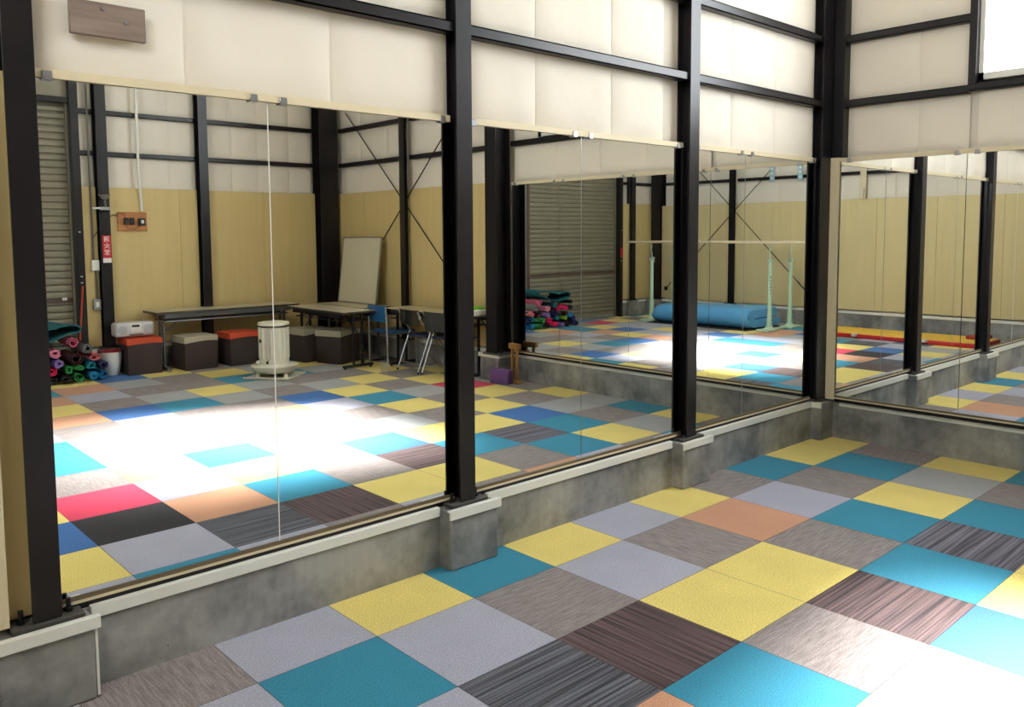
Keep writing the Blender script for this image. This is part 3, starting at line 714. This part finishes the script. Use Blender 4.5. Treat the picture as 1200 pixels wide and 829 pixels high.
fold_chair(3.83, -4.32, .06, mat('glossy_black_back', (44, 42, 40), .2, coat=.6), NB, 'folding chair with shiny black back and chrome tubes')
fold_chair(3.84, -3.84, -.02, DG, NB, 'folding chair with tall dark grey back, rightmost chair', True)
# clear tub standing on the floor by the chairs
t = thing('clear_tub', 'small clear plastic tub on yellow carpet beside the chairs', 'tub', (3.62, -4.50, .001))
CLR = mat('clear_plastic', (235, 235, 228), .1, var=.0, alpha=.07)
MB().lathe([(.0, .002), (.05, .002), (.058, .12), (.062, .122), (.056, .12), (.049, .005)], 20).build('tub_body', CLR, t)

# ------------------------------------------------------------------ paraffin heater
HW = mat('cream_enamel', (214, 210, 192), .35, var=.03, coat=.3)
t = thing('paraffin_heater', 'round cream paraffin heater standing on carpet before the boxes', 'heater', (2.555, -5.10, 0), .95)
t.scale = (1.2, 1.2, 1.0)
n = 28
base = MB()
base.box((-.21, -.21, .004), (.21, .21, .016)); 
for s in (-1, 1): base.box((-.21, s * .20, .004), (.21, s * .21, .03))
base.build('floor_plate', HW, t)
ft = MB()
for k in range(3):
    a = k * 2 * PI / 3 + .4; ft.lathe([(.022, 0), (.018, .04), (.0, .041)], 10, (.15 * math.cos(a), .15 * math.sin(a), .016))
ft.build('feet', HW, t)
MB().lathe([(.0, .05), (.12, .05), (.175, .065), (.205, .10), (.215, .135), (.20, .145), (.16, .150), (.135, .16), (.0, .16)], 36).build('fuel_tank', HW, t)
body = MB(); prof = []
vs = []; fs = []
zs = (.155, .20, .215, .22, .56, .565, .58)
nn = 72
for z in zs:
    for k in range(nn):
        a = 2 * PI * k / nn; r = .135 + (.004 * (1 if (k // 2) % 2 else -1) if .215 < z < .562 else 0) - (.008 if z > .562 else 0)
        vs.append((r * math.cos(a), r * math.sin(a), z))
for i in range(len(zs) - 1):
    for k in range(nn):
        k2 = (k + 1) % nn; fs.append((i * nn + k, i * nn + k2, (i + 1) * nn + k2, (i + 1) * nn + k))
body.add(vs, fs, False); body.build('body_shell', HW, t)
MB().lathe([(.0, .62), (.10, .622), (.140, .615), (.143, .60), (.143, .585), (.138, .58), (.0, .58)], 36).build('heater_top', HW, t)
MB().lathe([(.128, .572), (.145, .572), (.145, .582), (.128, .582)], 36).build('vent_band', BLACKP, t)
for s in (-1, 1):
    MB().tube([(.02, s * .14, .57), (.02, s * .165, .55), (.02, s * .165, .22), (.02, s * .14, .20)], .006, 8).build('carry_handle', CHROME, t)
MB().lathe([(0, 0), (.02, 0), (.02, .02), (0, .02)], 14).build('wick_knob', WHITEP, t).matrix_local = Matrix.Translation((-.10, .105, .18)) @ Matrix.Rotation(-PI / 2, 4, 'X')
MB().rbox((-.01, .13, .165), (.01, .142, .195), .003, 1).build('gauge_window', BLACKP, t)
MB().rbox((-.085, .108, .395), (-.055, .124, .435), .003, 1, Matrix.Rotation(.0, 4, 'Z')).build('badge', mat('badge_brown', (84, 62, 50), .5), t)

# ------------------------------------------------------------------ rolled exercise mats
def mat_colour(nm, c): return mat('mat_' + nm, c, .8, var=.06, bump=.15, bscale=90)
MC = {'pink':(222,108,140),'pale pink':(226,134,158),'salmon pink':(228,124,136),'grey':(128,130,130),'maroon':(74,36,38),'lilac':(132,104,172),'hot pink':(236,34,104),
      'green':(44,140,74),'teal':(18,120,140),'sky blue':(22,128,176),'black':(26,26,30),'navy':(24,34,78),'lime':(126,186,52),'purple navy':(48,44,110),'brown':(52,34,32),'dark teal':(14,92,100)}
def mat_roll(x, z, col, label, r=.055, L=.55, turns=2.4, sq=1., rot=0, y=-6.20, th=.007, dy=0):
    """a loosely rolled mat: its spiral cross-section swept along y"""
    n = int(turns * 18); pts = []
    th = max(th, .009)
    for k in range(n + 1):
        f = k / n; rr = r * (.42 + .58 * f) * (1 + .07 * math.sin(3 * f * turns * 2 * PI + rot)); a = rot + f * turns * 2 * PI
        pts.append((rr * math.cos(a), rr * math.sin(a) * sq, a))
    vs = []; fs = []
    for yy in (0, -L):
        for px, pz, a in pts:
            k = 1 - th / math.hypot(px, pz + 1e-9)
            vs += [(px, yy, pz), (px * k, yy, pz * k)]
    m = len(pts) * 2
    for k in range(n):
        a0 = k * 2
        fs += [(a0, a0 + 2, a0 + 3, a0 + 1), (m + a0, m + a0 + 1, m + a0 + 3, m + a0 + 2), (a0, m + a0, m + a0 + 2, a0 + 2), (a0 + 1, a0 + 3, m + a0 + 3, m + a0 + 1)]
    fs += [(0, 1, m + 1, m), (2 * n, m + 2 * n, m + 2 * n + 1, 2 * n + 1)]
    o = MB().add(vs, fs, True).build('rolled_mat', mat_colour(col, MC[col]))
    o.location = (x, y + dy, z)
    return tag(o, label, 'exercise mat', 'rolled exercise mats heaped before the shutter')
RL = [(.80,.435,'pink','pink rolled mat with a large end just under the folded teal mat',.062,1),(.925,.365,'grey','grey rolled mat on the upper right of the heap',.060,1),
 (.62,.338,'pale pink','pale pink rolled mat in the middle of the heap, left of the maroon one',.060,.85),(1.0,.265,'salmon pink','salmon pink flattened roll beside the white bucket',.066,.72),
 (.82,.262,'maroon','thick maroon rolled mat in the middle of the heap',.078,.95),(.645,.228,'lilac','lilac rolled mat under the pale pink one',.050,.95),
 (.575,.145,'hot pink','hot pink rolled mat at mid height, above a black one',.060,.8),(.745,.155,'green','green rolled mat below the maroon one',.045,1),
 (.86,.155,'green','green squashed roll right above the bottom row',.052,.55),(.84,.062,'green','green loosely rolled mat on the bottom row',.060,.85),
 (.975,.175,'teal','teal rolled mat under the salmon pink roll',.052,.9),(.985,.060,'sky blue','blue rolled mat, third from the right on bottom row',.052,.95),
 (1.10,.056,'sky blue','blue rolled mat at the right end of bottom row',.054,.88),(1.085,.165,'navy','navy rolled mat leaning against the white bucket',.054,1),
 (.71,.058,'black','black rolled mat on the floor between green and hot pink',.056,.95),(.455,.062,'hot pink','hot pink rolled mat resting on the floor',.058,.95),
 (.385,.165,'teal','teal rolled mat between hot pink and lilac ones',.050,.95),(.300,.052,'lilac','lilac rolled mat lying flat on the floor',.050,.8),
 (.19,.150,'lime','small lime green rolled mat in the left half',.042,1),(.085,.205,'sky blue','bright blue rolled mat high at the left end',.048,1),
 (-.01,.130,'purple navy','purple navy rolled mat near the left end of heap',.055,1),(-.045,.05,'navy','navy rolled mat on the floor at the left end',.048,1),
 (.145,.056,'brown','dark brown rolled mat on the floor next to navy one',.054,1),(.215,.325,'hot pink','hot pink rolled mat near top of left half',.056,.8),
 (.355,.325,'hot pink','hot pink smaller roll right of another hot pink roll',.050,.85),(.49,.255,'navy','navy rolled mat above the teal one in the middle',.060,.9),
 (.34,.245,'maroon','maroon rolled mat under the two hot pink rolls',.052,.8),(.20,.235,'maroon','second maroon rolled mat, left of centre',.045,.8),
 (.60,.045,'black','black rolled mat squeezed on the floor under hot pink',.045,.95),(.475,.38,'dark teal','dark teal rolled mat under the folded mat',.055,.9),
 (.09,.32,'black','black rolled mat at the upper left end of the heap',.06,.95),(.08,.42,'black','black rolled mat topping the left end of heap',.045,.8)]
for k, (x, z, c, l, r, sq) in enumerate(RL):
    mat_roll(x, z + .004, c, l, r, .46, 1.5 + (k % 3) * .45, sq, k * 1.7, dy=(-.02, .03, 0, .015)[k % 4])
# big folded teal mat on top
pts = []
def fold_path():
    P = [(.86, .50), (.80, .515), (.60, .455), (.40, .435), (.22, .455), (.16, .50), (.22, .56), (.42, .55), (.60, .585), (.80, .60), (.885, .575), (.90, .535), (.86, .515)]
    out = []
    for i in range(len(P) - 1):
        p0 = P[max(0, i - 1)]; p1 = P[i]; p2 = P[i + 1]; p3 = P[min(len(P) - 1, i + 2)]
        for s in range(6):
            u = s / 6
            out.append(tuple(.5 * ((2 * p1[q]) + (-p0[q] + p2[q]) * u + (2 * p0[q] - 5 * p1[q] + 4 * p2[q] - p3[q]) * u * u + (-p0[q] + 3 * p1[q] - 3 * p2[q] + p3[q]) * u ** 3) for q in (0, 1)))
    return out + [P[-1]]
pp = fold_path(); m = MB(); vs = []; fs = []; th = .014
for yy in (0, -.2, -.4, -.56):
    for i, (x, z) in enumerate(pp):
        a = pp[max(0, i - 1)]; b = pp[min(len(pp) - 1, i + 1)]; d = Vector((b[0] - a[0], b[1] - a[1])).normalized(); nx, nz = -d.y, d.x
        vs += [(x + nx * th / 2 + yy * .12, yy, z + nz * th / 2 + .01 * math.sin(x * 9 + yy * 8)), (x - nx * th / 2 + yy * .12, yy, z - nz * th / 2 + .01 * math.sin(x * 9 + yy * 8))]
q = len(pp) * 2
for r_ in range(3):
    for i in range(len(pp) - 1):
        a = r_ * q + i * 2; fs += [(a, a + q, a + q + 2, a + 2), (a + 1, a + 3, a + q + 3, a + q + 1)]
        if r_ == 0: fs.append((a, a + 2, a + 3, a + 1))
        if r_ == 2: fs.append((a + q, a + q + 1, a + q + 3, a + q + 2))
o = m.add(vs, fs, True).build('folded_mat', mat_colour('dark teal', MC['dark teal'])); o.location = (-.03, -6.16, .03)
tag(o, 'large folded dark teal mat lying on top of the roll heap', 'exercise mat')
# bucket
t = thing('white_bucket', 'round white bucket with dark red rim behind the rolled mats', 'bucket', (1.262, -6.50, 0))
MB().lathe([(.0, .004), (.07, .004), (.088, .04), (.11, .20), (.112, .28), (.10, .282), (.08, .03), (.0, .02)], 28).build('bucket_body', WHITEP, t)
MB().lathe([(.0, .268), (.085, .275), (.09, .290), (.118, .284), (.118, .272), (.10, .27)], 28).build('bucket_lid', mat('wine_red_plastic', (146, 24, 40), .4), t)

# ------------------------------------------------------------------ parallel bars
MINT = mat('mint_paint', (186, 214, 186), .4, var=.03); BARW = wood('pale_bar_wood', (206, 190, 158), (222, 206, 176), 1, 4, .4)
t = thing('parallel_bars', 'pale green gymnastic parallel bars standing beside the blue mat', 'gymnastic bars', (0, 0, 0))
PX = (-1.68, -2.32); PY = (-3.50, -5.85)
for xi, px in enumerate(PX):
    MB().tube([(px + .02, -2.72, 1.415), (px + .02, -6.42, 1.415)], .02, 12).build('bar', BARW, t)
    for yi, py in enumerate(PY):
        s = 1 if xi == 0 else -1
        MB().lathe([(.045, .05), (.040, .16), (.031, .40), (.029, 1.12), (.0, 1.121)], 16, (px, py, 0)).build('outer_post', MINT, t)
        up = MB().tube([(px, py, 1.10), (px, py, 1.20), (px + .03, py, 1.27), (px + .012, py, 1.34), (px + .02, py, 1.40)], .012, 10); up.build('inner_post', mat('mint_steel', (176, 198, 180), .3, metal=.3), t)
        cl = MB().rbox((px - .038, py - .038, 1.09), (px + .038, py + .038, 1.145), .008, 2).tube([(px - .07, py, 1.05), (px - .04, py, 1.11)], .008, 8); cl.build('height_clamp', mat('mint_steel', (176, 198, 180)), t)
        bs = MB().rbox((px - .22 * (s < 0) - .13 * (s > 0), py - .11, .0), (px + .13 * (s < 0) + .22 * (s > 0), py + .11, .035), .012, 2)
        bs.lathe([(.10, .03), (.06, .06), (.046, .09), (.0, .091)], 16, (px, py, 0)); bs.build('foot_plate', MINT, t)
for py in PY: MB().box((-2.2, py - .03, .008), (-1.8, py + .03, .03)).build('base_beam', MINT, t)
for k, ch in enumerate('SASAKI'):
    text(ch, .038 if k else .05, (PX[0] + .024, PY[0] + .024, .86 - k * .052), (PI / 2, 0, 3 * PI / 4), BLACKP, t, depth=.002)

# blue folded gym mat
BLU = mat('blue_gym_vinyl', (96, 170, 222), .45, var=.05, bump=.15, bscale=14)
t = thing('gym_mat', 'thick light blue gym mat folded in two between the parallel bars', 'gym mat', (-1.92, -4.70, .012))
def slabm(x0, x1, y0, y1, z0, z1, r, amp, seed):
    bm = bmesh.new(); bmesh.ops.create_cube(bm, size=1, matrix=Matrix.Translation(((x0 + x1) / 2, (y0 + y1) / 2, (z0 + z1) / 2)) @ Matrix.Diagonal((x1 - x0, y1 - y0, z1 - z0, 1)))
    bmesh.ops.subdivide_edges(bm, edges=bm.edges[:], cuts=14, use_grid_fill=True)
    c = Vector(((x0 + x1) / 2, (y0 + y1) / 2, (z0 + z1) / 2)); hx, hy, hz = (x1 - x0) / 2, (y1 - y0) / 2, (z1 - z0) / 2
    for v in bm.verts:
        d = v.co - c
        inner = Vector((max(-hx + r, min(hx - r, d.x)), max(-hy + r, min(hy - r, d.y)), max(-hz + r, min(hz - r, d.z))))
        e = d - inner
        if e.length > 1e-6: d = inner + e.normalized() * r
        v.co = c + d
        k = noise.noise(Vector((v.co.x * 3 + seed, v.co.y * 2.2, seed))) * amp
        v.co.z += k if v.co.z > z0 + .03 else 0; v.co.x += k * .6
    return MB().frombm(bm, None, True)
def folded(hl, w, hgt, gap, amp):
    # cross-section: two layers joined by a round fold on the +x side, swept along y
    T = (hgt - gap) / 2; R_ = hgt / 2; out = []; n = 12
    out += [(-w + .03, 0), (-w / 3, 0), (w / 3, 0)]
    for k in range(n + 1):
        a = -PI / 2 + PI * k / n; out.append((w - R_ * 1.0 + R_ * math.cos(a), R_ + R_ * math.sin(a)))
    out += [(w / 3, hgt), (-w / 3, hgt), (-w + .05, hgt)]
    for k in range(1, 6):
        a = PI / 2 + PI * k / 6; out.append((-w + .05 + T / 2 * math.cos(a), hgt - T / 2 + T / 2 * math.sin(a)))
    out += [(-w + .05, T + gap), (0, T + gap * .6), (w - R_ - .02, T + gap * .5), (w - R_, T + gap * .25), (w - R_ - .02, T), (0, T * .98), (-w + .04, T)]
    for k in range(1, 5):
        a = PI / 2 + PI * k / 5; out.append((-w + .03 + T / 2 * math.cos(a), T / 2 + T / 2 * math.sin(a)))
    m = len(out); ny = 40; vs = []; fs = []
    for i in range(ny + 1):
        f = i / ny; y = -hl + 2 * hl * f; e = min(f, 1 - f) * 2 * hl; sh = 1 - .16 * max(0, 1 - e / .08) ** 2
        for x, z in out:
            k = noise.noise(Vector((x * 3, y * 2.4, z * 4))) * amp
            up = z / hgt
            vs.append((x * (1 - .03 * (1 - sh)) + k * .8, y + (.05 if z > T + gap * .4 else 0) * (1 if f < .5 else -1) * (1 - min(1, e / .3)), max(0, (z - hgt / 2) * sh + hgt / 2 + k * up + .012 * up * math.sin(y * 2.6))))
    for i in range(ny):
        for k in range(m):
            k2 = (k + 1) % m; fs.append((i * m + k, i * m + k2, (i + 1) * m + k2, (i + 1) * m + k))
    fs += [tuple(range(m - 1, -1, -1)), tuple(ny * m + k for k in range(m))]
    return MB().add(vs, fs, True)
folded(.98, .46, .32, .03, .022).build('mat_body', BLU, t)
tag(MB().rbox((-2.40, -5.70, .001), (-1.34, -3.72, .011), .004, 1).build('black_underlay', mat('black_rubber', (24, 24, 28), .7)), 'thin black underlay sheet beneath the blue gym mat', 'mat')

# long yellow floor mat with red edge
YL = mat('yellow_vinyl', (232, 188, 62), .5, var=.05); RD = mat('red_vinyl', (196, 34, 40), .5, var=.05)
t = thing('floor_mat', 'long yellow floor mat with red side lying by the kerb', 'gym mat', (-2.12, -1.62, 0))
MB().rbox((-.42, -1.25, .002), (.40, 1.20, .060), .01, 2).build('mat_body', RD, t)
MB().rbox((-.41, -1.24, .060), (.385, 1.19, .068), .003, 1).build('mat_top', YL, t)
for yy in (-.50, .50): MB().rbox((.37, yy - .03, .03), (.47, yy + .03, .072), .010, 2).build('white_strap', WHITEP, t)
t = thing('red_pad', 'small dark red pad lying at the end of yellow mat', 'pad', (-2.33, -.63, .069))
MB().rbox((-.17, -.12, 0), (.17, .12, .05), .012, 2).build('pad_body', mat('dark_red_vinyl', (150, 34, 30), .5), t)
MB().box((-.17, -.125, .022), (.17, -.12, .028)).build('pad_seam', BLACKP, t)

# ------------------------------------------------------------------ wooden stands and purple block by the thick column
WD = wood('varnished_wood', (142, 98, 52), (176, 130, 78), 2, 6, .45)
def stand(x, y, z, rz, label, lying=False):
    t = thing('wooden_stand', label, 'stand', (x, y, z), rz, 'small wooden hand stands')
    R = Matrix.Identity(4)
    if lying: R = Matrix.Translation((0, 0, .06)) @ Matrix.Rotation(PI / 2, 4, 'X') 
    MB().rbox((-.085, -.04, 0), (.085, .04, .03), .006, 2, R).build('stand_base', WD, t)
    hgt = .36 if not lying else .13
    for sx in (-1, 1): MB().rbox((sx * .045 - .012, -.014, .03), (sx * .045 + .012, .014, hgt), .004, 2, R).build('upright', WD, t)
    MB().rbox((-.085, -.03, hgt), (.085, .03, hgt + .06), .008, 2, R).build('top_block', WD, t)
    return t
stand(4.20, -2.93, 0, -R90 + .2, 'tall wooden stand on the carpet beside the purple block')
t = thing('wooden_rest', 'low wooden rest placed on the kerb against the mirror', 'stand', (4.335, -2.86, .294), R90)
MB().rbox((-.10, -.02, .05), (.10, .02, .085), .006, 2).build('rest_bar', WD, t)
for sx in (-1, 1): MB().rbox((sx * .05 - .012, -.018, 0), (sx * .05 + .012, .018, .05), .004, 1).build('rest_foot', WD, t)
t = thing('yoga_block', 'purple foam block standing on the carpet by concrete pier', 'foam block', (4.07, -3.0, 0), -.25)
MB().rbox((-.05, -.115, .001), (.05, .115, .155), .014, 3).build('foam_body', mat('purple_foam', (104, 72, 128), .8, var=.05, bump=.1, bscale=200), t)

# ------------------------------------------------------------------ fittings high on the front wall
for y_, l in ((-4.18, 'pale blue strap hanging on upper wall, nearer the bracing rods'), (-3.66, 'pale blue strap hanging on upper wall, nearer the mirrors')):
    t = thing('wall_strap', l, 'strap', (-2.862, y_, 2.59), 0, 'pale blue wall straps')
    MB().rbox((-.006, -.045, -.14), (.006, .045, .15), .003, 1).build('strap_band', mat('pale_blue_strap', (150, 186, 206), .6), t)
    for k in range(3): MB().rbox((.006, -.018, -.10 + k * .08), (.012, .018, -.06 + k * .08), .003, 1).build('white_mark', WHITEP, t)
t = thing('hanging_batten', 'short cream batten with hook on the wall above yellow mat', 'batten', (-2.865, -2.58, 2.10))
MB().rbox((-.01, -.05, 0), (.01, .05, .47), .003, 1).build('batten_strip', RAIL, t)
MB().tube([(.01, .02, .16), (.03, .02, .15), (.035, .02, .05), (.03, .02, .02), (.015, .02, .03)], .007, 8).build('hook', CHROME, t)

# ------------------------------------------------------------------ light
wd = bpy.data.worlds.new('sky'); S.world = wd; wd.use_nodes = True
bg = wd.node_tree.nodes['Background']; bg.inputs[0].default_value = (.85, .93, 1, 1); bg.inputs[1].default_value = 3.0
sun = bpy.data.lights.new('sun', 'SUN'); sun.energy = 160; sun.angle = math.radians(14); sun.color = (1, .98, .95)
so = bpy.data.objects.new('sun', sun); COL.objects.link(so)
so.rotation_euler = Vector((-3.45, -.95, -3.75)).to_track_quat('-Z', 'Y').to_euler(); so.location = (8, 0, 8)

# ------------------------------------------------------------------ camera
cam = bpy.data.cameras.new('camera'); co = bpy.data.objects.new('camera', cam); COL.objects.link(co); S.camera = co
yaw, pit, rol = .8296, -.0804, -.0063
fw = Vector((math.cos(pit) * math.cos(yaw), math.cos(pit) * math.sin(yaw), math.sin(pit)))
rt = Vector((math.sin(yaw), -math.cos(yaw), 0)); up = rt.cross(fw)
r2 = rt * math.cos(rol) + up * math.sin(rol); u2 = -rt * math.sin(rol) + up * math.cos(rol)
co.matrix_world = Matrix(((r2.x, u2.x, -fw.x, -1.7470), (r2.y, u2.y, -fw.y, -2.6768), (r2.z, u2.z, -fw.z, 1.5718), (0, 0, 0, 1)))
cam.sensor_width = 36; cam.lens = 975.8 * 36 / 1200; cam.shift_x = 5.5865 / 1200; cam.shift_y = -61.309 / 1200
cam.clip_start = .02

S.view_settings.view_transform = 'Standard'; S.view_settings.look = 'None'; S.view_settings.gamma = 1; S.view_settings.exposure = .35
S.view_settings.use_curve_mapping = False
c = S.cycles
c.use_denoising = True; c.max_bounces = 12; c.glossy_bounces = 8; c.diffuse_bounces = 5; c.transparent_max_bounces = 12; c.transmission_bounces = 4
c.caustics_reflective = False; c.caustics_refractive = False; c.sample_clamp_indirect = 8
